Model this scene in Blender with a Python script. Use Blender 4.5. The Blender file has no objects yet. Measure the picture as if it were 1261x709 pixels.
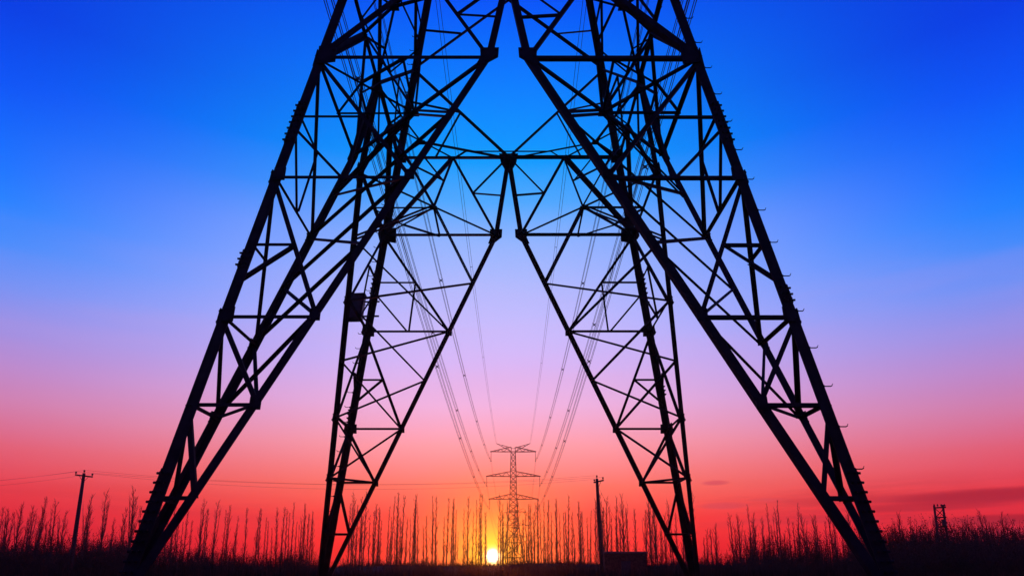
import bpy, math, random
from mathutils import Vector as V, Matrix
R = math.radians
scene = bpy.context.scene
COL = scene.collection

# ------------------------------------------------------------------ camera
F_PX, PITCH, CX, CY, CAM_H = 868.15, 0.2297, 626.3, 500.0, 0.72     # CY: the picture is cropped high on the lens axis
cam = bpy.data.cameras.new('camera'); camera = bpy.data.objects.new('camera', cam); COL.objects.link(camera)
cam.sensor_fit = 'HORIZONTAL'; cam.sensor_width = 36.0
cam.lens = F_PX / 1261 * 36.0
cam.shift_x = (630.5 - CX) / 1261; cam.shift_y = (CY - 354.5) / 1261
cam.clip_start = 0.1; cam.clip_end = 6000
camera.location = (0, 0, CAM_H); camera.rotation_euler = (math.pi / 2 + PITCH, 0, 0)
scene.camera = camera

def at(px, py, D):
    """world point on the sight line of a photo pixel, D metres away along the ground"""
    u = (px - CX) / F_PX; v = (CY - py) / F_PX
    d = V((u, math.cos(PITCH) - v * math.sin(PITCH), math.sin(PITCH) + v * math.cos(PITCH)))
    return V((0, 0, CAM_H)) + d * (D / d.y)

# ------------------------------------------------------------------ sky
SUN = (at(607, 684, 100) - V((0, 0, CAM_H))).normalized()
SUN_EL = math.asin(SUN.z); SUN_AZ = math.atan2(SUN.x, SUN.y)
world = bpy.data.worlds.new('World'); scene.world = world; world.use_nodes = True
nt = world.node_tree; nt.nodes.clear()
def N(t, **k):
    n = nt.nodes.new(t)
    for a, b in k.items(): setattr(n, a, b)
    return n
def L(a, b): nt.links.new(a, b)
def mth(op, a, b=None, c=None, clamp=False):
    n = N('ShaderNodeMath', operation=op); n.use_clamp = clamp
    for i, x in enumerate((a, b, c)):
        if x is None: continue
        if isinstance(x, (int, float)): n.inputs[i].default_value = x
        else: L(x, n.inputs[i])
    return n.outputs[0]
def sstep(x, lo, hi, a=0.0, b=1.0):
    n = N('ShaderNodeMapRange', interpolation_type='SMOOTHSTEP')
    L(x, n.inputs[0])
    for i, q in enumerate((lo, hi, a, b)): n.inputs[i + 1].default_value = q
    return n.outputs[0]
def lin(c):
    return tuple(((x / 255) / 12.92 if x / 255 <= .04045 else ((x / 255 + .055) / 1.055) ** 2.4) for x in c) + (1,)
def ramp(fac, stops, interp='LINEAR'):
    n = N('ShaderNodeValToRGB'); n.color_ramp.interpolation = interp
    el = n.color_ramp.elements
    while len(el) > 1: el.remove(el[0])
    el[0].position = stops[0][0]; el[0].color = stops[0][1]
    for p, c in stops[1:]:
        e = el.new(p); e.color = c
    L(fac, n.inputs[0]); return n
def mix(fac, a, b, bt='MIX'):
    n = N('ShaderNodeMix', data_type='RGBA', blend_type=bt)
    if isinstance(fac, (int, float)): n.inputs[0].default_value = fac
    else: L(fac, n.inputs[0])
    for i, x in ((6, a), (7, b)):
        if isinstance(x, tuple): n.inputs[i].default_value = x
        else: L(x, n.inputs[i])
    return n.outputs[2]
tc = N('ShaderNodeTexCoord'); sx = N('ShaderNodeSeparateXYZ'); L(tc.outputs['Generated'], sx.inputs[0])
elev = mth('MULTIPLY', mth('ARCSINE', sx.outputs[2]), 180 / math.pi)          # degrees
azim = mth('ARCTAN2', sx.outputs[0], sx.outputs[1])                           # radians, 0 = straight ahead
daz = mth('ABSOLUTE', mth('SUBTRACT', azim, SUN_AZ))
fac = mth('DIVIDE', mth('ADD', elev, 2.0), 92.0, clamp=True)
P = lambda e: (e + 2.0) / 92.0
MID = [(-2, (180, 0, 6)), (0, (226, 0, 10)), (2.1, (255, 8, 22)), (4.06, (255, 46, 42)), (6.6, (255, 112, 94)), (9.9, (255, 157, 168)),
       (13.2, (240, 180, 226)), (16.45, (216, 184, 248)), (19.7, (198, 188, 255)), (22.9, (176, 186, 255)), (26.1, (148, 181, 255)), (29.2, (78, 168, 255)),
       (32.2, (0, 156, 255)), (37.9, (0, 124, 255)), (43.1, (0, 84, 250)), (60, (0, 60, 215)), (90, (0, 44, 180))]
SID = [(-2, (110, 0, 6)), (0, (142, 0, 8)), (1.7, (200, 4, 16)), (3.3, (224, 24, 36)), (5.4, (232, 52, 64)), (8.0, (226, 90, 114)),
       (10.7, (208, 122, 170)), (13.3, (184, 134, 204)), (15.9, (152, 142, 228)), (18.6, (112, 144, 244)), (21.2, (62, 138, 252)), (23.7, (14, 128, 255)),
       (26.1, (0, 113, 255)), (31, (0, 82, 246)), (35.4, (0, 60, 228)), (60, (0, 46, 190)), (90, (0, 40, 170))]
rm = ramp(fac, [(P(e), lin(c)) for e, c in MID]); rs = ramp(fac, [(P(e), lin(c)) for e, c in SID])
sky = mix(sstep(daz, .02, .72), rm.outputs[0], rs.outputs[0])
# thin evening cloud: long streaks low over the horizon and faint pink wisps above
cv = N('ShaderNodeCombineXYZ'); L(mth('MULTIPLY', azim, 3.2), cv.inputs[0]); L(mth('MULTIPLY', elev, .62), cv.inputs[1])
nz = N('ShaderNodeTexNoise'); nz.inputs['Scale'].default_value = 1.0; nz.inputs['Detail'].default_value = 5; nz.inputs['Roughness'].default_value = .55
L(cv.outputs[0], nz.inputs['Vector'])
low = mth('MULTIPLY', sstep(elev, .8, 2.6), sstep(elev, 7.2, 4.4))
cl = mth('MULTIPLY', mth('MULTIPLY', sstep(nz.outputs['Fac'], .46, .66), low), sstep(azim, .12, .62, .18, .75))
sky = mix(cl, sky, lin((176, 22, 46)))
cv2 = N('ShaderNodeCombineXYZ'); L(mth('MULTIPLY', azim, 2.3), cv2.inputs[0]); L(mth('MULTIPLY', elev, .30), cv2.inputs[1]); cv2.inputs[2].default_value = 4.7
nz2 = N('ShaderNodeTexNoise'); nz2.inputs['Scale'].default_value = 1.0; nz2.inputs['Detail'].default_value = 4; L(cv2.outputs[0], nz2.inputs['Vector'])
hi = mth('MULTIPLY', sstep(elev, 8, 13), sstep(elev, 26, 18))
cl2 = mth('MULTIPLY', mth('MULTIPLY', sstep(nz2.outputs['Fac'], .45, .72), hi), .08)
sky = mix(cl2, sky, lin((236, 160, 196)))
def streak(px, py, wa, we, col, k):
    """one small cloud bar lying in the sky at its own azimuth and height"""
    global sky
    d = (at(px, py, 100) - V((0, 0, CAM_H))).normalized()
    a0, e0 = math.atan2(d.x, d.y), math.degrees(math.asin(d.z))
    wob = mth('MULTIPLY', mth('SUBTRACT', nz.outputs['Fac'], .5), 1.6)
    q = mth('ADD', mth('POWER', mth('DIVIDE', mth('SUBTRACT', azim, a0), wa), 2), mth('POWER', mth('DIVIDE', mth('SUBTRACT', elev, e0), we), 2))
    sky = mix(mth('MULTIPLY', sstep(mth('ADD', q, wob), 1.25, .1), k), sky, lin(col))
streak(881, 594, .020, .22, (214, 70, 88), .8)
streak(893, 622, .036, .30, (216, 62, 78), .7)
streak(945, 615, .030, .16, (222, 70, 84), .5)
streak(1215, 610, .12, .55, (168, 14, 40), .85)
streak(1130, 624, .10, .34, (178, 16, 38), .7)
streak(1235, 640, .09, .40, (160, 8, 26), .75)
# the away-from-sunset half of a dusk sky is dimmer
sky = mix(1.0, sky, mix(sstep(daz, .8, 2.7), (1, 1, 1, 1), (.34, .36, .42, 1)), 'MULTIPLY')
# sun and its aureole
dp = N('ShaderNodeVectorMath', operation='DOT_PRODUCT'); L(tc.outputs['Generated'], dp.inputs[0]); dp.inputs[1].default_value = SUN
ang = mth('MULTIPLY', mth('ARCCOSINE', mth('MINIMUM', dp.outputs['Value'], 1.0)), 180 / math.pi / 9.0, clamp=True)
def g(a, c, al): return (a / 9.0, lin(c)[:3] + (al,))
gl = ramp(ang, [g(0, (255, 255, 235), 1), g(.48, (255, 255, 214), 1), g(.74, (255, 246, 90), 1), g(1.05, (255, 226, 12), .95), g(1.7, (255, 206, 0), .8), g(2.4, (255, 186, 10), .6),
                g(3.4, (255, 160, 34), .44), g(5.0, (255, 142, 54), .27), g(7.2, (255, 132, 76), .09), g(9, (255, 130, 90), 0)])
sky = mix(gl.outputs[1], sky, gl.outputs[0])
boost = ramp(ang, [(0, (3, 3, 3, 1)), (.045, (2.2, 2.2, 2.2, 1)), (.075, (1, 1, 1, 1)), (1, (1, 1, 1, 1))])
sky = mix(1.0, sky, boost.outputs[0], 'MULTIPLY')
nish = N('ShaderNodeTexSky', sky_type='NISHITA'); nish.sun_disc = False
nish.sun_elevation = SUN_EL; nish.sun_rotation = SUN_AZ; nish.air_density = 1.6; nish.dust_density = 2.0
bg1 = N('ShaderNodeBackground'); L(sky, bg1.inputs[0]); bg1.inputs[1].default_value = 1.0
bg2 = N('ShaderNodeBackground'); L(nish.outputs[0], bg2.inputs[0]); bg2.inputs[1].default_value = 0.006
add = N('ShaderNodeAddShader'); L(bg1.outputs[0], add.inputs[0]); L(bg2.outputs[0], add.inputs[1])
wo = N('ShaderNodeOutputWorld'); L(add.outputs[0], wo.inputs[0])

sl = bpy.data.lights.new('sun', 'SUN'); sl.energy = 0.6; sl.angle = R(.55); sl.color = (1, .16, .03)
so = bpy.data.objects.new('sun', sl); COL.objects.link(so); so.rotation_euler = (-SUN).to_track_quat('-Z', 'Y').to_euler()
vs = scene.view_settings; vs.view_transform = 'Standard'; vs.look = 'None'; vs.exposure = 0; vs.gamma = 1; vs.use_curve_mapping = False

HAZE = 0.00018      # per metre
# ------------------------------------------------------------------ materials
def mat(name, col, rough=.7, metal=0.0, var=.35, scale=6.0, bump=0.0, coords='Object', spec=.08):
    m = bpy.data.materials.new(name); m.use_nodes = True
    t = m.node_tree; b = t.nodes['Principled BSDF']
    b.inputs['Roughness'].default_value = rough; b.inputs['Specular IOR Level'].default_value = spec; b.inputs['Metallic'].default_value = metal
    c = t.nodes.new('ShaderNodeTexCoord'); n = t.nodes.new('ShaderNodeTexNoise'); n.inputs['Scale'].default_value = scale; n.inputs['Detail'].default_value = 4
    t.links.new(c.outputs[coords], n.inputs['Vector'])
    r = t.nodes.new('ShaderNodeValToRGB'); e = r.color_ramp.elements
    e[0].position = .3; e[1].position = .7
    e[0].color = tuple(x * (1 - var) for x in col) + (1,); e[1].color = tuple(x * (1 + var) for x in col) + (1,)
    t.links.new(n.outputs['Fac'], r.inputs[0]); t.links.new(r.outputs[0], b.inputs['Base Color'])
    if bump:
        bm = t.nodes.new('ShaderNodeBump'); bm.inputs['Strength'].default_value = bump
        t.links.new(n.outputs['Fac'], bm.inputs['Height']); t.links.new(bm.outputs[0], b.inputs['Normal'])
    return m
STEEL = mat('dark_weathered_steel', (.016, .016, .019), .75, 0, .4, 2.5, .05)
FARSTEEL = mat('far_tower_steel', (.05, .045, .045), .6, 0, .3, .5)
CABLE = mat('stranded_cable', (.05, .05, .055), .6, 0, .2, 3)
CERAMIC = mat('brown_insulator_glaze', (.06, .03, .02), .25, 0, .2, 4)
CONC = mat('footing_concrete', (.22, .21, .2), .9, 0, .25, 5, .2)
WOODPOLE = mat('creosoted_pole', (.05, .04, .035), .85, 0, .35, 8, .2)
BARK = mat('poplar_bark', (.06, .045, .04), .9, 0, .4, 5, .2)
TWIG = mat('twig_bark', (.05, .03, .025), .9, 0, .35, 5)
LEAF = mat('dry_leaf', (.055, .038, .02), .85, 0, .45, 9)
GRASS = mat('dry_grass_blade', (.032, .026, .015), .9, 0, .45, 2)
SOIL = mat('field_soil', (.032, .025, .019), .95, 0, .4, .35, .4)
BRICKM = mat('shed_brick', (.09, .045, .034), .9, 0, .4, 7, .3)
ROOFM = mat('shed_roof_slab', (.12, .115, .11), .9, 0, .25, 4, .2)
PAINT = mat('grey_box_paint', (.05, .055, .06), .5, .2, .2, 5)

# ------------------------------------------------------------------ mesh helpers
class MB:
    def __init__(s): s.v = []; s.f = []
    def prism(s, ring0, ring1):
        k = len(s.v); n = len(ring0); s.v += [tuple(p) for p in ring0] + [tuple(p) for p in ring1]
        for i in range(n):
            j = (i + 1) % n; s.f.append((k + i, k + j, k + n + j, k + n + i))
        s.f.append(tuple(k + i for i in reversed(range(n)))); s.f.append(tuple(k + n + i for i in range(n)))
    def frame(s, d, hint):
        n = hint - d * hint.dot(d)
        if n.length < 1e-4: n = d.orthogonal()
        n.normalize(); return n, d.cross(n)
    def angle(s, a, b, w, hint, t=None):
        """rolled steel angle from a to b: one flange in the face plane, the other pointing inward (-hint)"""
        d = (b - a).normalized(); n, c = s.frame(d, hint); t = t or max(.012, w * .12)
        pr = [(-w / 2, 0), (w / 2, 0), (w / 2, -t), (-w / 2 + t, -t), (-w / 2 + t, -w * .92), (-w / 2, -w * .92)]
        o = n * (w * .25)
        s.prism([a + o + c * x + n * y for x, y in pr], [b + o + c * x + n * y for x, y in pr])
    def corner(s, a, b, w, n1, n2, t=None):
        """corner post: flanges lie along the two faces whose outward normals are n1, n2"""
        t = t or w * .14
        pr = [(0, 0), (-w, 0), (-w, -t), (-t, -t), (-t, -w), (0, -w)]
        s.prism([a + n1 * x + n2 * y for x, y in pr], [b + n1 * x + n2 * y for x, y in pr])
    def box(s, c, ax, ay, az):
        c = V(c)
        s.prism([c - ax - ay - az, c + ax - ay - az, c + ax + ay - az, c - ax + ay - az], [c - ax - ay + az, c + ax - ay + az, c + ax + ay + az, c - ax + ay + az])
    def plate(s, pts, n, t):
        s.prism([p - n * t / 2 for p in pts], [p + n * t / 2 for p in pts])
    def tube(s, pts, rad, n=6, cap=True):
        k0 = len(s.v); m = len(pts); hint = V((.31, .17, .93))
        for i, p in enumerate(pts):
            d = (pts[min(i + 1, m - 1)] - pts[max(i - 1, 0)])
            d = d.normalized() if d.length > 1e-9 else V((0, 0, 1))
            a, b = s.frame(d, hint if abs(d.dot(hint)) < .95 else V((1, 0, 0)))
            r = rad[i] if isinstance(rad, (list, tuple)) else rad
            for j in range(n):
                q = 2 * math.pi * j / n; s.v.append(tuple(p + a * math.cos(q) * r + b * math.sin(q) * r))
        for i in range(m - 1):
            for j in range(n):
                jj = (j + 1) % n
                s.f.append((k0 + i * n + j, k0 + i * n + jj, k0 + (i + 1) * n + jj, k0 + (i + 1) * n + j))
        if cap and n > 2:
            s.f.append(tuple(k0 + j for j in reversed(range(n)))); s.f.append(tuple(k0 + (m - 1) * n + j for j in range(n)))
    def tri(s, a, b, c):
        k = len(s.v); s.v += [tuple(a), tuple(b), tuple(c)]; s.f.append((k, k + 1, k + 2))
    def mesh(s, name, m, smooth=False):
        me = bpy.data.meshes.new(name); me.from_pydata(s.v, [], s.f); me.materials.append(m)
        if smooth: me.polygons.foreach_set('use_smooth', [True] * len(me.polygons))
        me.update(); return me
    def build(s, name, m, parent=None, smooth=False, **props):
        o = bpy.data.objects.new(name, s.mesh(name, m, smooth)); COL.objects.link(o)
        if parent: o.parent = parent
        for a, b in props.items(): o[a] = b
        return o
def tag(o, label, cat, group=None, kind=None):
    o['label'] = label; o['category'] = cat
    if group: o['group'] = group
    if kind: o['kind'] = kind
    return o
def empty(name, loc=(0, 0, 0), rz=0):
    o = bpy.data.objects.new(name, None); COL.objects.link(o); o.location = loc; o.rotation_euler = (0, 0, rz); o.empty_display_size = .3
    return o
def copy_tree(o, parent=None):
    c = o.copy(); COL.objects.link(c); c.parent = parent
    for ch in list(o.children): copy_tree(ch, c)
    return c

# ------------------------------------------------------------------ ground
def ground():
    rnd = random.Random(3); m = MB()
    nx, ny = 60, 70; ys = [-60 + 120 * (i / 30) if i < 30 else 60 * (1.12 ** (i - 29)) for i in range(ny)]
    for j in range(ny):
        for i in range(nx):
            half = max(160, ys[j] * 1.6); x = (i / (nx - 1) * 2 - 1) * half
            d = math.hypot(x, ys[j]); amp = 0.0 if (abs(x) < 11 and 11 < ys[j] < 34) else min(.16, d * .002)
            m.v.append((x, ys[j], rnd.uniform(-amp, amp * .4)))
    for j in range(ny - 1):
        for i in range(nx - 1):
            k = j * nx + i; m.f.append((k, k + 1, k + nx + 1, k + nx))
    m.build('ground', SOIL, None, True, kind='structure', label='dark bare field running out to the horizon')
ground()
def bank_h(x, t): return (1.75 + .22 * math.sin(x * .061 + 1) + .14 * math.sin(x * .23)) * math.sin(math.pi * t) ** .8
def bank():
    m = MB(); rnd = random.Random(6); n = 220
    for i in range(n + 1):
        x = -170 + 340 * i / n
        for j in range(7):
            m.v.append((x, 108 + 26 * j / 6 + 3 * math.sin(x * .02), -.12 + bank_h(x, j / 6) + (rnd.uniform(-.1, .1) if 0 < j < 6 else 0)))
    for i in range(n):
        for j in range(6):
            k = i * 7 + j; m.f.append((k, k + 7, k + 8, k + 1))
    m.build('field_bank', SOIL, None, True, kind='structure', label='low dark earth bank along the far edge of the field')
bank()

# ------------------------------------------------------------------ the near lattice tower
TY = 22.7366
B, TAPER, ZN, ZA, ZK, XM = 8.0, .1702, 14.96, 18.35, 22.27, .545
LV = {'N': ZN, 'J': 12.86, 1: 10.78, 2: 8.69, 3: 6.65, 4: 4.40, 5: 2.26}
W = lambda z: B - TAPER * z if z <= 30 else B - TAPER * 30 - .035 * (z - 30)
XI = lambda z: B - .16 + (XM - B + .16) * z / ZN
tower = empty('transmission_tower', (0, TY, 0))
tag(tower, 'huge dark steel lattice transmission tower straddling the view on four splayed legs', 'transmission tower')
ROT = [Matrix.Rotation(k * math.pi / 2, 3, 'Z') for k in range(4)]       # face 0 looks at the camera (-Y)
def fp(k, u, z, inset=0.0): return ROT[k] @ V((u, -W(z) + inset, z))
def fn(k): return (ROT[k] @ V((0, -1, TAPER))).normalized()
CNT = {}
def member(name, a, b, w, hint, off=0.0, parent=tower):
    m = MB(); h = hint.normalized()
    m.angle(a + h * off, b + h * off, w, h); CNT[name] = CNT.get(name, 0) + 1
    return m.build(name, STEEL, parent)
WC, WI, WD, WH, WR = .27, .195, .118, .092, .074
mid = lambda a, b, t=.5: a + (b - a) * t
corner_posts = []
for k in range(4):                                    # corner between face k (its +u end) and face k+1
    n1, n2 = ROT[k] @ V((0, -1, 0)), ROT[(k + 1) % 4] @ V((0, -1, 0))
    a = ROT[k] @ V((B, -B, 0.05)); zt = 57.5; b = ROT[k] @ V((W(zt), -W(zt), zt)); m = MB()
    zc = 30.0; c = ROT[k] @ V((W(zc), -W(zc), zc))
    o = n1 * .01 + n2 * .01
    m.corner(a + o, c + o, WC, n1, n2); m.corner(c + o, b + o, WC * .8, n1, n2)
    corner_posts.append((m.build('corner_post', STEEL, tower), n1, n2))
def gusset(parent, c, n, pts, t=.03, name='gusset_plate'):
    """plate in the face plane; pts in (along, up) metres about c"""
    up = (V((0, 0, 1)) - n * n.z).normalized(); al = up.cross(n)
    m = MB(); m.plate([c + al * x + up * y + n * .07 for x, y in pts], n, t)
    for x, y in pts:
        p = c + al * x * .68 + up * y * .68 + n * (.07 + t / 2 + .012); m.box(p, al * .022, up * .022, n * .014)
    return m.build(name, STEEL, parent)
hip = {}
for k in range(4):
    n = fn(k); f = lambda u, z: fp(k, u, z)
    A = f(0, ZA)
    for s in (-1, 1):
        Nn, M = f(s * W(ZN), ZN), f(s * XM, ZN); Pn = f(s * W(ZA), ZA); Q = mid(A, Pn)
        C = lambda z: f(s * W(z), z)
        I = lambda z: f(s * XI(z), z)
        foot = f(s * XI(.25), .25)
        ch = member('inner_leg', foot, M, WI, n, .02)
        member('portal_strut', M, A, .20, n, .02)
        member('horizontal_brace', Nn, M, WD, n, -.03); member('horizontal_brace', Pn, Q, WD * 1.15, n, -.03); member('horizontal_brace', Q, A, WD * 1.15, n, -.03)
        member('diagonal_brace', Nn, Q, .20, n, -.06); member('diagonal_brace', Q, M, WD * .95, n, -.06)
        Rr = mid(Q, M, .47); member('lattice_strut', A, Rr, WR, n, -.09); member('lattice_strut', Rr, mid(A, M, .5), WR, n, -.09)
        # leg panels
        seq = [(Nn, I(LV[1])), (C(LV[1]), I(LV[3])), (C(LV[3]), I(LV[4])), (C(LV[4]), I(LV[5]))]
        for a, b in seq: member('diagonal_brace', a, b, WD * .95, n, -.05)
        for q in (1, 3, 4, 5): member('horizontal_brace', C(LV[q]), I(LV[q]), WH, n, -.08)
        Dm = mid(*seq[0]); zj = Dm.z; H1 = mid(C(LV[1]), I(LV[1]))
        member('lattice_strut', C(zj), Dm, WR, n, -.11); member('lattice_strut', Dm, mid(H1, I(LV[1]), .05), WR, n, -.12); member('lattice_strut', C(zj - .35), H1, WR, n, -.10)
        Em = mid(seq[1][0], seq[1][1], .5); member('lattice_strut', C(Em.z), Em, WR * 1.1, n, -.11); member('lattice_strut', Em, C((LV[2] + LV[3]) / 2 - .05), WR * 1.3, n, -.12)
        # panels above the portal
        K = f(s * W(ZK), ZK); zb = 25.4; Bc = f(0, zb)
        member('diagonal_brace', A, K, WD * .95, n, -.05); member('diagonal_brace', K, Bc, WD, n, -.05)
        member('lattice_strut', mid(A, K), C(ZA + (ZK - ZA) * .5 + .5), WR, n, -.1); member('lattice_strut', mid(A, K), mid(Pn, A, .35), WR, n, -.1)
        member('lattice_strut', mid(K, Bc), C(24.0), WR, n, -.1)
        z3 = 29.0; member('diagonal_brace', Bc, f(s * W(z3), z3), WD * .9, n, -.08)
        # node plates
        gusset(ch, M, n, [(-.27 , .28), (.27, .28), (.25, -.08), (s * .24 + .11, -.36), (s * .24 - .13, -.36), (-.25, -.08)])
        post = corner_posts[k if s > 0 else (k - 1) % 4][0]
        gusset(post, Nn + (M - Nn).normalized() * .30, n, [(-.26, .34), (.24, .30), (.26, -.26), (-.24, -.34)])
        for q in (1, 3): gusset(post, C(LV[q]) + (I(LV[q]) - C(LV[q])).normalized() * .20, n, [(-.15, .2), (.15, .2), (.15, -.2), (-.15, -.2)])
        for q in (1, 3, 4): gusset(ch, I(LV[q]), n, [(-.13, .15), (.13, .15), (.13, -.17), (-.13, -.17)])
        gusset(post, Pn + (A - Pn).normalized() * .2, n, [(-.18, .2), (.18, .2), (.18, -.2), (-.18, -.2)])
    gusset(tower, A, n, [(-.42, .22), (.42, .22), (.34, -.2), (.16, -.52), (-.16, -.52), (-.34, -.2)])
# corners: inner faces of the legs and the two plan frames
plan_ties = {}
for k in range(4):
    k2 = (k + 1) % 4
    I1 = lambda z: fp(k, XI(z), z)
    I2 = lambda z: fp(k2, -XI(z), z)
    hn = -(ROT[k] @ V((1, -1, 0))).normalized(); dn = V((0, 0, -1))
    M1, M2 = fp(k, XM, ZN), fp(k2, -XM, ZN); T = mid(M1, M2); Nn = fp(k, W(ZN), ZN)
    V1, V2 = mid(Nn, M1), mid(Nn, M2); U = mid(Nn, T, .42)
    member('plan_brace', M1, T, WH, dn); member('plan_brace', T, M2, WH, dn); member('plan_brace', T, Nn, WR * 1.15, dn, .03)
    for v in (V1, V2): member('plan_brace', T, v, WR, dn, .05); member('plan_brace', U, v, WR, dn, .07)
    for a, b in (('J', 1), (1, 2), (2, 3), (3, 4)):
        member('hip_brace', I1(LV[a]), I2(LV[b]), WR * 1.1, hn, .03); member('hip_brace', I2(LV[a]), I1(LV[b]), WR * 1.1, hn, -.03)
    
    for dz in (.07, -.07): member('hip_brace', T + V((0, 0, dz)), I1(LV['J']) + V((0, 0, dz)), WR, hn, .02); member('hip_brace', T + V((0, 0, dz)), I2(LV['J']) + V((0, 0, dz)), WR, hn, .02)
    member('hip_brace', I1(LV[4]), I2(LV[4]), WR * 1.1, hn); 
    A1, A2, Pn = fp(k, 0, ZA), fp(k2, 0, ZA), fp(k, W(ZA), ZA)
    Q1, Q2 = mid(A1, Pn), mid(A2, Pn); G = mid(Q1, Q2)
    member('hip_brace', T, Q1, WR * 1.1, hn, .02); member('hip_brace', T, Q2, WR * 1.1, hn, .02)
    W1, W2 = mid(T, Q1), mid(T, Q2); member('hip_brace', W1, W2, WR * .85, hn, .05); member('hip_brace', W1, mid(Pn, Q1), WR * .85, hn); member('hip_brace', W2, mid(Pn, Q2), WR * .85, hn)
    member('plan_brace', Q1, G, WR * 1.1, dn); member('plan_brace', G, Q2, WR * 1.1, dn); member('plan_brace', G, Pn, WR * 1.1, dn, .03)
    for i, (a, q) in enumerate(((A1, Q1), (A2, Q2))):
        g1 = mid(G, a); member('plan_brace', G, a, WR * 1.1, dn, .05); member('plan_brace', q, g1, WR * .85, dn, .08)
        plan_ties.setdefault(k if i == 0 else k2, []).append(g1)
    gm = MB(); gm.plate([T + (ROT[k] @ V((x, y, 0))) - V((0, 0, .06)) for x, y in ((-.14, -.14), (.14, -.14), (.14, .14), (-.14, .14))], V((0, 0, 1)), .03); gm.build('gusset_plate', STEEL, tower)
    gm = MB(); gm.plate([G + (ROT[k] @ V((x, y, 0))) - V((0, 0, .06)) for x, y in ((-.14, -.14), (.14, -.14), (.14, .14), (-.14, .14))], V((0, 0, 1)), .03); gm.build('gusset_plate', STEEL, tower)
    # footing
    c = ROT[k] @ V((B, -B, 0)); m = MB(); x, y = V((1, 0, 0)), V((0, 1, 0))
    m.prism([c + x * i * .75 + y * j * .75 - V((0, 0, .5)) for i, j in ((-1, -1), (1, -1), (1, 1), (-1, 1))], [c + x * i * .45 + y * j * .45 + V((0, 0, .22)) for i, j in ((-1, -1), (1, -1), (1, 1), (-1, 1))])
    m.build('footing', CONC, tower)
for k, (a, b) in plan_ties.items(): member('plan_brace', a, b, WR * .85, V((0, 0, -1)), .08)
# splices and step bolts on the corner posts
def step_bolts(k, z0, z1, dz, side):
    post, n1, n2 = corner_posts[k]; z = z0; q = 0
    while z < z1:
        p = ROT[k] @ V((W(z), -W(z), z)); out, along = (n2, n1) if side == 0 else (n1, n2)
        m = MB(); a = p + along * -.12 + out * .02
        m.tube([a, a + out * .22, a + out * .25 + V((0, 0, .02)), a + out * .265 + V((0, 0, .06))], .014, 5); m.tube([a + out * .03, a + out * .07], .032, 6)
        m.build('step_bolt', STEEL, post, True); z += dz; q += 1
def splice(k, z0, z1):
    post, n1, n2 = corner_posts[k]; m = MB()
    a = ROT[k] @ V((W(z0), -W(z0), z0)); b = ROT[k] @ V((W(z1), -W(z1), z1)); o = (n1 + n2) * .032
    m.corner(a + o, b + o, WC + .02, n1, n2, .03); nb = max(3, int((z1 - z0) / .2))
    for i in range(nb):
        c = a + (b - a) * ((i + .5) / nb)
        for out, al in ((n1, n2), (n2, n1)):
            for d in (.03, .16):
                p = c + out * .03 - al * d; m.tube([p, p + out * .085], .03, 6)
    m.build('splice_cover', STEEL, post)
for k in range(4):
    splice(k, .6, 2.9); splice(k, 11.9, 13.3); splice(k, 8.0 if k % 2 else 7.0, 8.5 if k % 2 else 7.5)
step_bolts(0, 2.9, 24, .98, 0); step_bolts(2, 3.2, 24, .62, 0); step_bolts(2, 3.5, 24, .62, 1)
# upper cage and arms, above the frame
zs = [29.0, 34.0, 39.0, 43.5, 47.5, 51.0, 54.2, 57.3]
for k in range(4):
    n = fn(k)
    for i in range(len(zs)):
        member('upper_brace', fp(k, -W(zs[i]), zs[i]), fp(k, W(zs[i]), zs[i]), .12, n, -.04)
        if i + 1 < len(zs):
            for s in (-1, 1): member('upper_brace', fp(k, s * W(zs[i]), zs[i]), fp(k, -s * W(zs[i + 1]), zs[i + 1]), .11, n, -.06 - .03 * s)
PHASES = [(11.9, 55.0, 52.5), (13.0, 45.3, 42.8), (11.6, 36.0, 38.0 - 4.0)]       # arm length, arm height, line height at this tower
def lattice_arm(m, s, L_, z, hroot, hw, tipw, w=.12, nseg=5, z0half=None):
    root = hw; top0, bot0 = z + hroot, z
    pts = lambda t, up, sd: V((s * (root + (L_ - root) * t), sd * (hw + (tipw - hw) * t), (top0 if up else bot0) + ((z + .12) - (top0 if up else bot0)) * t * (1 if up else 0)))
    hint = V((0, 0, 1))
    for sd in (-1, 1):
        for up in (0, 1): m.angle(pts(0, up, sd), pts(1, up, sd), w, hint)
        for i in range(nseg):
            t0, t1 = i / nseg, (i + 1) / nseg
            m.angle(pts(t0, i % 2, sd), pts(t1, 1 - i % 2, sd), w * .6, V((0, sd, 0)))
    for i in range(nseg):
        m.angle(pts(i / nseg, 0, -1 if i % 2 else 1), pts((i + 1) / nseg, 0, 1 if i % 2 else -1), w * .6, hint)
        m.angle(pts((i + 1) / nseg, 0, -1), pts((i + 1) / nseg, 0, 1), w * .6, hint)
for L_, z, zl in PHASES:
    for s in (-1, 1):
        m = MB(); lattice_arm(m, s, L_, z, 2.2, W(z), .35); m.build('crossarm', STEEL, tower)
for s in (-1, 1):
    m = MB(); lattice_arm(m, s, 7.7, 60.4, -3.0, W(57.3), .25); m.build('peak_arm', STEEL, tower)

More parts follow.
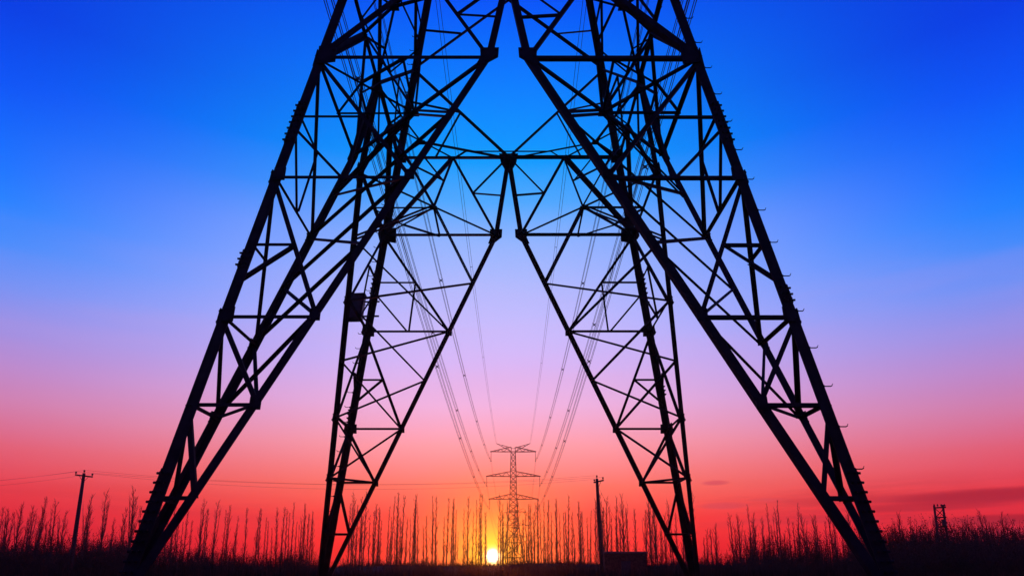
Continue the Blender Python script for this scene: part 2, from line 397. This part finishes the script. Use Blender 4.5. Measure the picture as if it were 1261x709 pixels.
# equipment box hung on the rear left leg
eb = at(437.5, 380, TY + 6.0)
box = empty('equipment_box', (eb.x, eb.y, eb.z - .58)); tag(box, 'dark rectangular steel cabinet clamped to the rear left tower leg', 'cabinet')
m = MB(); m.box(V((0, 0, .6)), V((.35, .03, .02)), V((-.02, .26, 0)), V((.05, 0, .53))); m.build('cabinet_body', PAINT, box)
m = MB(); m.box(V((0.03, -.275, .6)), V((.31, .025, .0)), V((0, .012, 0)), V((.045, 0, .48))); m.build('cabinet_door', PAINT, box)
m = MB(); m.box(V((.055, 0, 1.15)), V((.40, 0, .02)), V((0, .32, 0)), V((0, 0, .025))); m.build('cabinet_lid', PAINT, box)
for z in (.28, .95):
    m = MB(); m.angle(V((-.55, .2, z)), V((1.0, .2, z + .03)), .08, V((0, -1, 0))); m.build('mounting_bracket', STEEL, box)

# ------------------------------------------------------------------ far towers (suspension type)
def far_tower(loc, label):
    o = empty('suspension_tower', loc); tag(o, label, 'transmission tower', 'distant towers of the line')
    prof = [(0, 5.9), (7, 4.9), (14, 3.9), (21, 2.9), (28.5, 2.15), (34.5, 1.75), (40, 1.62), (45.5, 1.5), (51.5, 1.36), (57.5, 1.2), (59.6, 1.0)]
    def hw(z):
        for (a, x), (b, y) in zip(prof, prof[1:]):
            if a <= z <= b: return x + (y - x) * (z - a) / (b - a)
        return prof[-1][1]
    for sx_ in (-1, 1):
        for sy in (-1, 1):
            m = MB()
            for (a, x), (b, y) in zip(prof, prof[1:]): m.corner(V((sx_ * x, sy * x, a)), V((sx_ * y, sy * y, b)),   .34 if a < 28 else .27, V((sx_, 0, 0)), V((0, sy, 0)), .06)
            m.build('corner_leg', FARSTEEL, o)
    levels = [0, 7, 14, 21, 25, 28.5, 31.5, 34.5, 37, 40, 42.7, 45.5, 48.5, 51.5, 54.5, 57.5]
    for k in range(4):
        m = MB(); rt = Matrix.Rotation(k * math.pi / 2, 3, 'Z'); n = rt @ V((0, -1, 0))
        for i, (a, b) in enumerate(zip(levels, levels[1:])):
            p = lambda s, z: rt @ V((s * hw(z), -hw(z), z))
            if a == 0:
                for s in (-1, 1): m.angle(p(s, 0), rt @ V((0, -hw(b), b)), .2, n)
            else:
                for s in (-1, 1): m.angle(p(s, a) + n * .02 * s, p(-s, b) + n * .02 * s, .17, n)
            m.angle(p(-1, b), p(1, b), .18, n)
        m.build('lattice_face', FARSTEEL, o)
    att = []
    for L_, z in ((11.2, 57.5), (13.2, 45.5), (11.9, 34.5)):
        for s in (-1, 1):
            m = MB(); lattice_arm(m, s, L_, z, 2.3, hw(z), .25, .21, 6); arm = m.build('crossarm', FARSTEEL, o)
            m = MB(); x = s * (L_ - .4)
            ring = []; rad = []
            for i in range(25): ring.append(V((x, 0, z - .1 - 4.4 * i / 24))); rad.append(.16 if i % 2 else .07)
            m.tube(ring, rad, 6); m.build('insulator_string', CERAMIC, arm)
            m = MB(); m.tube([V((x, -.5, z - 4.6)), V((x, .5, z - 4.6))], .22, 6); m.build('clamp', FARSTEEL, arm)
            att.append((x, z - 4.7))
    for s in (-1, 1):
        m = MB(); a = V((s * 8.3, 0, 61.6)); hint = V((0, 0, 1))
        for sy in (-1, 1):
            m.angle(V((s * .9, sy * .9, 59.4)), a, .16, hint); m.angle(V((s * 1.0, sy * 1.0, 57.6)), a, .16, hint)
            for t in (.3, .55, .8): m.angle(V((s * .9, sy * .9, 59.4)).lerp(a, t), V((s * 1.0, sy * 1.0, 57.6)).lerp(a, t + .1), .1, V((0, sy, 0)))
        m.angle(V((-s * .2, 0, 59.0)), V((s * .9, 0, 59.5)), .14, hint)
        m.build('peak_arm', FARSTEEL, o)
    return o
FD = 340.0
f1 = at(632, 545, FD); far1 = far_tower((f1.x, FD, 0), 'pale thin lattice tower standing centred in the distance between the big legs')
far2 = copy_tree(far1); far2.location = (f1.x + 4.2, 681, -2.0)
far2['label'] = 'faint farthest lattice tower showing through and behind the distant one'

# ------------------------------------------------------------------ conductors
def span(a, b, sag, n=44):
    pts = []
    for i in range(n + 1):
        t = (i / n) ** 1.35; p = a.lerp(b, t); p.z -= sag * 4 * t * (1 - t); pts.append(p)
    return pts
def bundle(a, b, sag, offs, r, label, group, nsp, name='conductor_bundle', rnd=random.Random(5)):
    o = empty(name, a); tag(o, label, 'cable', group)
    base = span(V((0, 0, 0)), b - a, sag)
    for dx, dz in offs:
        m = MB(); m.tube([p + V((dx, 0, dz)) for p in base], r, 5, False); m.build('wire', CABLE, o)
    for i in range(nsp):
        t = (i + .55 + rnd.uniform(-.08, .08)) / nsp; p = V((0, 0, 0)).lerp(b - a, t); p.z -= sag * 4 * t * (1 - t)
        m = MB(); e = .05
        if len(offs) == 4:
            d = offs[0][0]; dd = abs(d)
            for u, w_ in ((V((dd, 0, dd)), V((-dd, 0, -dd))), (V((-dd, 0, dd)), V((dd, 0, -dd)))): m.tube([p + u * 1.15, p + w_ * 1.15], e, 5)
            m.tube([p + V((0, -.06, 0)), p + V((0, .06, 0))], .14, 6)
        else:
            m.tube([p + V((offs[0][0], 0, 0)), p + V((offs[1][0], 0, 0))], e, 5)
        m.build('spacer', CABLE, o)
quad = [(-.24, -.24), (.24, -.24), (.24, .24), (-.24, .24)]; twin = [(-.2, 0), (.2, 0)]
side = {-1: 'left', 1: 'right'}
near_att = [(11.9, 51.5, 6.5), (13.0, 43.5, 5.5), (11.8, 38.2, 5.5)]
far_att = [(10.8, 52.8), (12.8, 40.8), (11.5, 29.8)]
names = ['inner', 'middle', 'outer']
for s in (-1, 1):
    for i in range(3):
        a = V((s * near_att[i][0], TY + .5, near_att[i][1])); b = V((f1.x + s * far_att[i][0], FD, far_att[i][1]))
        bundle(a, b, near_att[i][2], quad, .030, f'{names[i]} power cable bundle sagging away on the {side[s]} to the distant tower', 'power cables to the distant tower', 6)
        b2 = V((f1.x + 4.2 + s * far_att[i][0], 681, far_att[i][1] - 2)); 
        bundle(b, b2, 9.0, [(-.2, 0), (.2, 0)], .03, f'faint {names[i]} cable on the {side[s]} running from the distant tower to the farthest one', 'far cables beyond the distant tower', 1)
    a = V((s * 7.6, TY + .2, 60.5)); b = V((f1.x + s * 8.2, FD, 61.4))
    bundle(a, b, 4.5, twin, .028, f'uppermost thin twin wire on the {side[s]} ending at the peak horn of the distant tower', 'shield wires at the tower tops', 5, 'shield_wire')

# ------------------------------------------------------------------ distribution line, poles and shed
def pole(name, base, top, r0, r1, label, arm_rz, arm_half, n_ins, tilt=0):
    o = empty(name, base); tag(o, label, 'utility pole', 'wooden utility poles'); t = top - base
    m = MB(); m.tube([V((0, 0, -.3)), t * .35, t * .7, t], [r0, r0 * .9 + r1 * .1, (r0 + r1) / 2, r1], 10); m.build('pole_shaft', WOODPOLE, o, True)
    d = V((math.cos(arm_rz), math.sin(arm_rz), tilt)); c = t - V((0, 0, .25)); m = MB()
    u = d.cross(V((0, 0, 1))).normalized(); m.box(c + u * (r1 + .05), d * arm_half, u * .05, V((0, 0, .06))); arm = m.build('crossarm', WOODPOLE, o)
    tips = []
    for i in range(n_ins):
        q = -1 + 2 * i / (n_ins - 1); p = c + u * (r1 + .05) + d * arm_half * .92 * q
        if abs(q) < .05: p = t.copy()
        m = MB(); m.tube([p, p + V((0, 0, .12)), p + V((0, 0, .14)), p + V((0, 0, .2)), p + V((0, 0, .24)), p + V((0, 0, .32))], [.02, .02, .09, .06, .09, .04], 8); m.build('insulator', CERAMIC, arm)
        tips.append(base + p + V((0, 0, .3)))
    for s in (-1, 1):
        m = MB(); m.tube([c + d * arm_half * .55 * s + u * (r1 + .05), c - V((0, 0, .6)) + u * r1 * .9], .02, 5); m.build('brace', STEEL, arm)
    return o, tips
pb = at(86.5, 699, 64); pb.z = 0; pt = at(103.5, 582.5, 65.0)
po, tl = pole('utility_pole', pb, pt, .20, .13, 'wooden utility pole leaning outward at the far left of the field', R(38), .72, 3, -.06)
qb = at(741.5, 699, 66); qb.z = 0; qt = at(735, 589, 66)
qo, tr = pole('utility_pole', qb, qt, .19, .13, 'wooden utility pole standing beside the small shed', R(112), .9, 3)
def wire(a, b, sag, label, r=.007, group='thin wires between the utility poles'):
    m = MB(); m.tube([p - a for p in span(a, b, sag, 30)], r, 4, False); o = m.build('overhead_wire', CABLE); o.location = a; tag(o, label, 'wire', group)
ls = ['lowest', 'middle', 'topmost']
for i in range(3):
    wire(tl[i], tr[i], .95 + .12 * i, 'thin overhead wire strung low across the horizon between the two utility poles')
    e = at(-260, 596, 74) + V((0, i * .7, .0)); e.z = tl[i].z - .1
    wire(tl[i], e, .7 + .1 * i, 'thin overhead wire running out of view to the left from the leaning pole', group='thin wires leaving the leaning pole')
wire(qt - V((0, 0, .5)), at(778, 672, 70), .3, 'slack service wire dropping from the right utility pole towards the shed', .012, None)
def shed():
    c = at(767.5, 690, 67.5); w, d, h = 1.93, 1.5, 2.40
    o = empty('brick_shed', (c.x, 67.5, 0)); tag(o, 'small square flat roofed brick shed at the foot of the right utility pole', 'shed')
    m = MB(); m.box(V((0, 0, h / 2 - .1)), V((w, 0, 0)), V((0, d, 0)), V((0, 0, h / 2 + .02))); wall = m.build('wall', BRICKM, o)
    rnd = random.Random(8); nb = 14; rows = 21; bh = 2.34 / rows
    m = MB()
    for j in range(rows):
        for i in range(nb + (j % 2)):
            x0 = -w + (2 * w / nb) * (i - .5 * (j % 2)); x1 = min(w, x0 + 2 * w / nb - .012); x0 = max(-w, x0)
            if x1 - x0 < .03: continue
            if -.45 < (x0 + x1) / 2 < .45 and j * bh < 1.65: continue
            m.box(V(((x0 + x1) / 2, -d - .006 - rnd.uniform(0, .006), (j + .5) * bh)), V(((x1 - x0) / 2, 0, 0)), V((0, .01, 0)), V((0, 0, bh / 2 - .006)))
    m.build('brick_facing', BRICKM, wall, kind='stuff')
    m = MB(); m.box(V((0, 0, h + .02)), V((w + .06, 0, 0)), V((0, d + .1, 0)), V((0, 0, .07))); m.build('roof_slab', ROOFM, o)
    m = MB(); m.box(V((0, -d - .02, .82)), V((.42, 0, 0)), V((0, .02, 0)), V((0, 0, .82))); dr = m.build('door', PAINT, o)
    m = MB(); m.tube([V((.3, -d - .04, .85)), V((.3, -d - .10, .85)), V((.3, -d - .10, 1.0))], .015, 6); m.build('handle', STEEL, dr)
shed()
def hframe():
    b = at(1165, 690, 84); b.z = 0; top = at(1165, 621, 84).z
    o = empty('double_pole', b); tag(o, 'small two legged pole frame with crossbars above the right thicket', 'utility pole')
    for s in (-1, 1):
        m = MB(); m.tube([V((s * .56, 0, -.3)), V((s * .54, 0, top * .6)), V((s * .52, 0, top - (.0 if s > 0 else .15)))], [.16, .14, .12], 8); m.build('pole_shaft', WOODPOLE, o, True)
    for z, hl in ((top - .35, .72), (top - 1.5, .6), (top - 2.6, .6)):
        m = MB(); m.box(V((.02, -.16, z)), V((hl, 0, .04)), V((0, .06, 0)), V((0, 0, .08))); m.build('crossbar', WOODPOLE, o)
    for za, zb_ in ((top - 1.45, top - .4), (top - 2.55, top - 1.55), (top - 3.7, top - 2.65)):
        for s in (-1, 1):
            m = MB(); m.tube([V((-.53 * s, -.1 - .05 * s, za)), V((.53 * s, -.1 - .05 * s, zb_))], .045, 6); m.build('brace', STEEL, o)
    for x in (-.6, -.2, .24, .64):
        m = MB(); p = V((x, -.16, top - .28)); m.tube([p, p + V((0, 0, .1)), p + V((0, 0, .12)), p + V((0, 0, .34))], [.03, .03, .11, .05], 8); m.build('insulator', CERAMIC, o)
    m = MB(); m.tube([V((.1, -.45, top - 2.5)), V((.1, -.45, top - 1.75))], .24, 12); m.build('transformer_can', PAINT, o)
hframe()

# ------------------------------------------------------------------ trees
def tube3(m, p, d, L_, r, rnd, seg=3, up=.25, n=4):
    pts = [p]; rad = [r]; dd = d.copy(); c = p.copy()
    for i in range(seg):
        dd = (dd + V((rnd.uniform(-.12, .12), rnd.uniform(-.12, .12), up * rnd.uniform(.4, 1)))).normalized(); c = c + dd * L_ / seg
        pts.append(c); rad.append(max(r * (1 - (i + 1) / seg), .004))
    m.tube(pts, rad, n, False); return pts, dd
def poplar_meshes(seed, H, r, nbr, bl, start):
    rnd = random.Random(seed); m = MB(); bend = V((rnd.uniform(-.018, .018), rnd.uniform(-.018, .018), 0)); pts = []; rad = []
    for i in range(9):
        t = i / 8; pts.append(V((0, 0, -.2)) + V((0, 0, H * t)) + bend * H * t * t + V((rnd.uniform(-.05, .05), rnd.uniform(-.05, .05), 0)) * (t > 0)); rad.append(r * (1 - t) ** .8 + .012)
    m.tube(pts, rad, 7); b = MB(); forks = []
    for q in range({20: 1, 22: 2, 24: 1}.get(seed, 0)):
        k = rnd.randint(2, 4); az = rnd.uniform(0, 6.283); fk = [pts[k].copy()]; d = V((math.cos(az) * .22, math.sin(az) * .22, 1))
        for i in range(5): d = V((d.x * .8 + rnd.uniform(-.03, .03), d.y * .8 + rnd.uniform(-.03, .03), 1)); fk.append(fk[-1] + d * (H * (1 - k / 8) * rnd.uniform(.8, .95) / 5))
        m.tube(fk, [rad[k] * .7 * (1 - i / 5.4) + .008 for i in range(6)], 6); forks.append(fk)
    trunk = m.mesh('trunk', BARK, True)
    for fk in forks:
        for i in range(14):
            w_ = rnd.uniform(.5, 4.95); jj = int(w_); az = rnd.uniform(0, 6.283); d = V((math.cos(az) * .5, math.sin(az) * .5, 1)).normalized()
            tube3(b, fk[jj].lerp(fk[jj + 1], w_ - jj), d, bl * rnd.uniform(.25, .6), .026, rnd, 3, .3, 3)
    for i in range(nbr):
        t = start + (1 - start) * (i + rnd.random()) / nbr; t = min(t, .985); k = t * 8; j = min(int(k), 7); p = pts[j].lerp(pts[j + 1], k - j)
        az = rnd.uniform(0, 6.283); sp = rnd.uniform(.25, .75); d = V((math.cos(az) * sp, math.sin(az) * sp, 1)).normalized()
        Lb = bl * rnd.uniform(.5, 1.15) * (1.1 - .65 * t); bp, dd = tube3(b, p, d, Lb, r * .34 * (1.1 - t) + .02, rnd, 3, .3)
        for q in range(rnd.randint(5, 9)):
            w_ = rnd.uniform(.25, .95) * 3; jj = min(int(w_), 2); sp_ = bp[jj].lerp(bp[jj + 1], w_ - jj)
            dv = (dd + V((rnd.uniform(-.6, .6), rnd.uniform(-.6, .6), rnd.uniform(-.1, .4)))).normalized(); tube3(b, sp_, dv, Lb * rnd.uniform(.25, .55), .018, rnd, 2, .2, 3)
    return trunk, b.mesh('branches', TWIG)
POP = [poplar_meshes(20 + i, h, r, nb, bl, st) for i, (h, r, nb, bl, st) in enumerate([
    (16, .16, 52, 2.6, .16), (16, .15, 44, 2.0, .2), (16, .17, 66, 3.0, .12), (16, .14, 36, 1.7, .26), (16, .18, 78, 3.4, .1), (16, .15, 50, 2.3, .18), (16, .12, 52, 2.4, .24), (16, .11, 80, 1.7, .10), (16, .10, 70, 1.4, .12), (16, .12, 90, 2.0, .08)])]
def put_tree(x, D, H, rnd, label, group, kinds, fat=1.0):
    t, b = POP[rnd.choice(kinds)]; o = empty('poplar_tree', (x, D, 0), rnd.uniform(0, 6.28)); s = H / 16
    o.scale = (s * fat, s * fat, s); o.rotation_euler = (rnd.gauss(0, .016), rnd.gauss(0, .016), rnd.uniform(0, 6.28)); tag(o, label, 'tree', group)
    for me in (t, b):
        c = bpy.data.objects.new(me.name.split('.')[0], me); COL.objects.link(c); c.parent = o
        if me is b: c['kind'] = 'stuff'
    return o
rt_ = random.Random(11)
ORD = ['leftmost', 'second from the left', 'third from the left', 'fourth from the left', 'fifth from the left', 'sixth from the left', 'seventh from the left', 'eighth from the left',
       'ninth from the left', 'tenth from the left', 'eleventh from the left', 'twelfth from the left', 'thirteenth from the left', 'fourteenth from the left']
def single_out(items):
    """items: (picture height of the top, object) from left to right"""
    n = len(items)
    if n < 2: return
    short = lambda o: ' '.join(o['label'].split()[:12])
    for i, (y, o) in enumerate(items):
        if n <= len(ORD): o['label'] = short(o) + ', ' + (ORD[i] if i < n - 1 else 'rightmost')
        elif i == 0 or i == n - 1: o['label'] = short(o) + (', leftmost of its row' if i == 0 else ', rightmost of its row')
    if n > len(ORD):
        o = min(items[1:-1], key=lambda t: t[0])[1]; o['label'] = short(o) + ', tallest of its row'
        o = max(items[1:-1], key=lambda t: t[0])[1]; o['label'] = short(o) + ', shortest of its row'
def zone(x0, x1, step, D0, D1, y0, y1, label, group, kinds, fat=1.0):
    px = x0 + rt_.uniform(0, step); got = []
    while px < x1:
        D = rt_.uniform(D0, D1); yy = rt_.uniform(y0, y1) + (rt_.uniform(6, 24) if rt_.random() < .22 else 0) - (rt_.uniform(2, 9) if rt_.random() < .1 else 0); top = at(px, yy, D)
        got.append((yy, put_tree(top.x, D, max(3, top.z + .3), rt_, label, group, kinds, fat))); px += step * (rt_.uniform(.25, 1.3) if rt_.random() < .8 else rt_.uniform(1.4, 3.0))
    single_out(got)
zone(-30, 80, 6.2, 105, 135, 618, 646, 'bare branching poplar left of the leaning utility pole', 'poplars left of the leaning pole', (0, 2, 4, 5), 1.1)
zone(104, 205, 6.5, 110, 145, 604, 645, 'bare poplar between the leaning utility pole and the front left tower leg', 'poplars right of the leaning pole', (0, 2, 4, 5))
zone(205, 395, 4.6, 150, 190, 618, 645, 'bare slender poplar in the row between the two left tower legs', 'poplars between the left legs', (0, 1, 3, 5, 6, 7, 8, 9))
zone(430, 600, 4.6, 190, 260, 608, 640, 'thin bare poplar in the distant row left of the setting sun', 'poplars left of the sun', (1, 3, 5, 6, 7, 8, 9, 7, 8, 9))
zone(613, 735, 4.6, 190, 260, 610, 642, 'thin bare poplar in the distant row between the sun and the right utility pole', 'poplars right of the sun', (1, 3, 5, 6, 7, 8, 9, 7, 8, 9))
zone(432, 598, 8.5, 290, 325, 622, 650, 'hair thin bare poplar farthest back left of the setting sun', 'farthest poplars left of the sun', (7, 8, 9, 3))
zone(613, 735, 8.5, 290, 325, 622, 650, 'hair thin bare poplar farthest back between the sun and right pole', 'farthest poplars right of the sun', (7, 8, 9, 3))
zone(742, 852, 4.6, 165, 215, 612, 645, 'bare poplar rising behind the small brick shed', 'poplars behind the shed', (0, 1, 2, 5, 6, 7, 9))
zone(862, 1075, 5.0, 130, 175, 628, 668, 'bare bushy poplar in the dense row between the two right tower legs', 'poplars between the right legs', (0, 2, 4, 5, 4), 1.1)
zone(905, 1075, 22, 135, 160, 612, 632, 'tall thin poplar standing above the dense row between the right tower legs', 'tall poplars between the right legs', (1, 3, 6))
zone(1085, 1300, 6, 90, 120, 636, 662, 'bare poplar sticking out of the dark thicket at the far right', 'poplars in the right thicket', (0, 2, 4, 5))

# ------------------------------------------------------------------ shrubs and undergrowth
def shrub_mesh(seed, nst, H, spread, leaves):
    rnd = random.Random(seed); b = MB(); lf = MB()
    for i in range(nst):
        az = rnd.uniform(0, 6.283); q = rnd.random() ** .6; p = V((math.cos(az) * q * spread * .55, math.sin(az) * q * spread * .4, -.1)); d = V((math.cos(az) * q * .45, math.sin(az) * q * .45, 1)).normalized()
        bp, dd = tube3(b, p, d, H * rnd.uniform(.55, 1.1), .03, rnd, 4, .12)
        for k in range(4):
            t = rnd.uniform(.25, 1) * 4; j = min(int(t), 3); s = bp[j].lerp(bp[j + 1], t - j); dv = (dd + V((rnd.uniform(-.8, .8), rnd.uniform(-.8, .8), .3))).normalized()
            tp, _ = tube3(b, s, dv, H * rnd.uniform(.12, .35), .014, rnd, 2, .2, 3)
            for l in range(leaves):
                c = s.lerp(tp[-1], rnd.random()) + V((rnd.gauss(0, .08), rnd.gauss(0, .08), rnd.gauss(0, .08))); e = V((rnd.gauss(0, 1), rnd.gauss(0, 1), rnd.gauss(0, 1))).normalized() * .075; g_ = e.orthogonal().normalized() * .03
                lf.tri(c - e + g_, c + e, c - g_)
    return b.mesh('stems', TWIG), lf.mesh('foliage', LEAF)
SHR = [shrub_mesh(60 + i, n, h, sp, lv) for i, (n, h, sp, lv) in enumerate([(70, 3.0, 3.2, 5), (84, 3.0, 4.0, 6), (56, 3.0, 2.4, 5), (76, 3.0, 3.4, 6)])]
def put_shrub(x, D, H, wd, rnd, label, group):
    st, fo = rnd.choice(SHR); o = empty('shrub', (x, D, 0), rnd.uniform(0, 6.28)); s = H / 3.0; o.scale = (s * wd, s * wd, s); tag(o, label, 'shrub', group)
    for me in (st, fo):
        c = bpy.data.objects.new(me.name.split('.')[0], me); COL.objects.link(c); c.parent = o; c['kind'] = 'stuff'
    return o
def shrubs(x0, x1, step, D0, D1, y0, y1, wd, label, group):
    px = x0; got = []
    while px < x1:
        D = rt_.uniform(D0, D1); yy = rt_.uniform(y0, y1); top = at(px, yy, D); got.append((yy, put_shrub(top.x, D, max(.8, top.z), wd, rt_, label, group))); px += step * rt_.uniform(.6, 1.4)
    single_out(got)
shrubs(-20, 82, 9, 70, 100, 662, 682, 1.2, 'low dark shrub in front of the trees left of the leaning pole', 'shrubs left of the leaning pole')
shrubs(96, 200, 9, 70, 100, 660, 684, 1.2, 'low dark shrub between the leaning pole and the front left tower leg', 'shrubs right of the leaning pole')
shrubs(205, 400, 10, 80, 120, 676, 692, 1.2, 'low dark shrub along the field edge between the left tower legs', 'shrubs between the left legs')
shrubs(430, 590, 10, 80, 120, 687, 694, 1.2, 'ankle high dark shrub on the field edge left of the sun', 'shrubs left of the sun')
shrubs(620, 738, 10, 80, 120, 686, 694, 1.2, 'ankle high dark shrub on the field edge between sun and right pole', 'shrubs right of the sun')
shrubs(800, 1075, 9, 70, 110, 680, 692, 1.2, 'low dark shrub on the field edge right of the shed', 'shrubs between the right legs')
shrubs(930, 1070, 11, 100, 125, 655, 682, .8, 'tall twiggy shrub among the dense poplars between the right tower legs', 'tall shrubs between the right legs')
shrubs(1085, 1300, 8, 75, 105, 647, 670, 1.0, 'tall dense twiggy shrub in the dark thicket at the far right', 'thicket shrubs on the right')
shrubs(1085, 1300, 8, 60, 72, 668, 686, 1.3, 'low dense shrub at the foot of the far right thicket', 'thicket edge shrubs')

def grass():
    rnd = random.Random(77); m = MB()
    for i in range(42000):
        D = 24 + 110 * rnd.random() ** 1.3; x = rnd.uniform(-.86, .86) * D; c = .5 + .5 * math.sin(x * .35 + 1.3 * math.sin(D * .2)) ; h = rnd.uniform(.35, .85) + .35 * c * rnd.random()
        if D > 60: h += .25 * rnd.random()
        a = rnd.uniform(0, 3.14); w_ = V((math.cos(a), math.sin(a), 0)) * rnd.uniform(.012, .03); p = V((x, D, -.15)); t = p + V((rnd.gauss(0, .12), rnd.gauss(0, .12), h + .15))
        m.tri(p - w_, p + w_, t)
    for i in range(16000):
        x = rnd.uniform(-100, 100); q = rnd.uniform(.1, .9); p = V((x, 108 + 26 * q + 3 * math.sin(x * .02), -.25 + bank_h(x, q))); w_ = V((rnd.uniform(.02, .05), 0, 0))
        m.tri(p - w_, p + w_, p + V((rnd.gauss(0, .15), rnd.gauss(0, .15), .3 + rnd.uniform(.1, .55) * (1 + .5 * math.sin(x * .7)))))
    m.build('field_grass', GRASS, None, False, kind='stuff', label='dark dry grass and weeds covering the field', category='grass')
grass()

# ------------------------------------------------------------------ dusk haze over the whole place
def haze():
    m = MB(); m.box(V((0, 470, 31.5)), V((760, 0, 0)), V((0, 560, 0)), V((0, 0, 36.5)))
    hm = bpy.data.materials.new('evening_haze'); hm.use_nodes = True; t = hm.node_tree; t.nodes.clear()
    v = t.nodes.new('ShaderNodeVolumePrincipled'); v.inputs['Color'].default_value = (.98, .95, .94, 1); v.inputs['Density'].default_value = HAZE; v.inputs['Anisotropy'].default_value = .9
    out = t.nodes.new('ShaderNodeOutputMaterial'); t.links.new(v.outputs[0], out.inputs['Volume'])
    m.build('haze', hm, None, False, kind='stuff', label='thin evening haze filling the air over the field', category='haze')
haze()
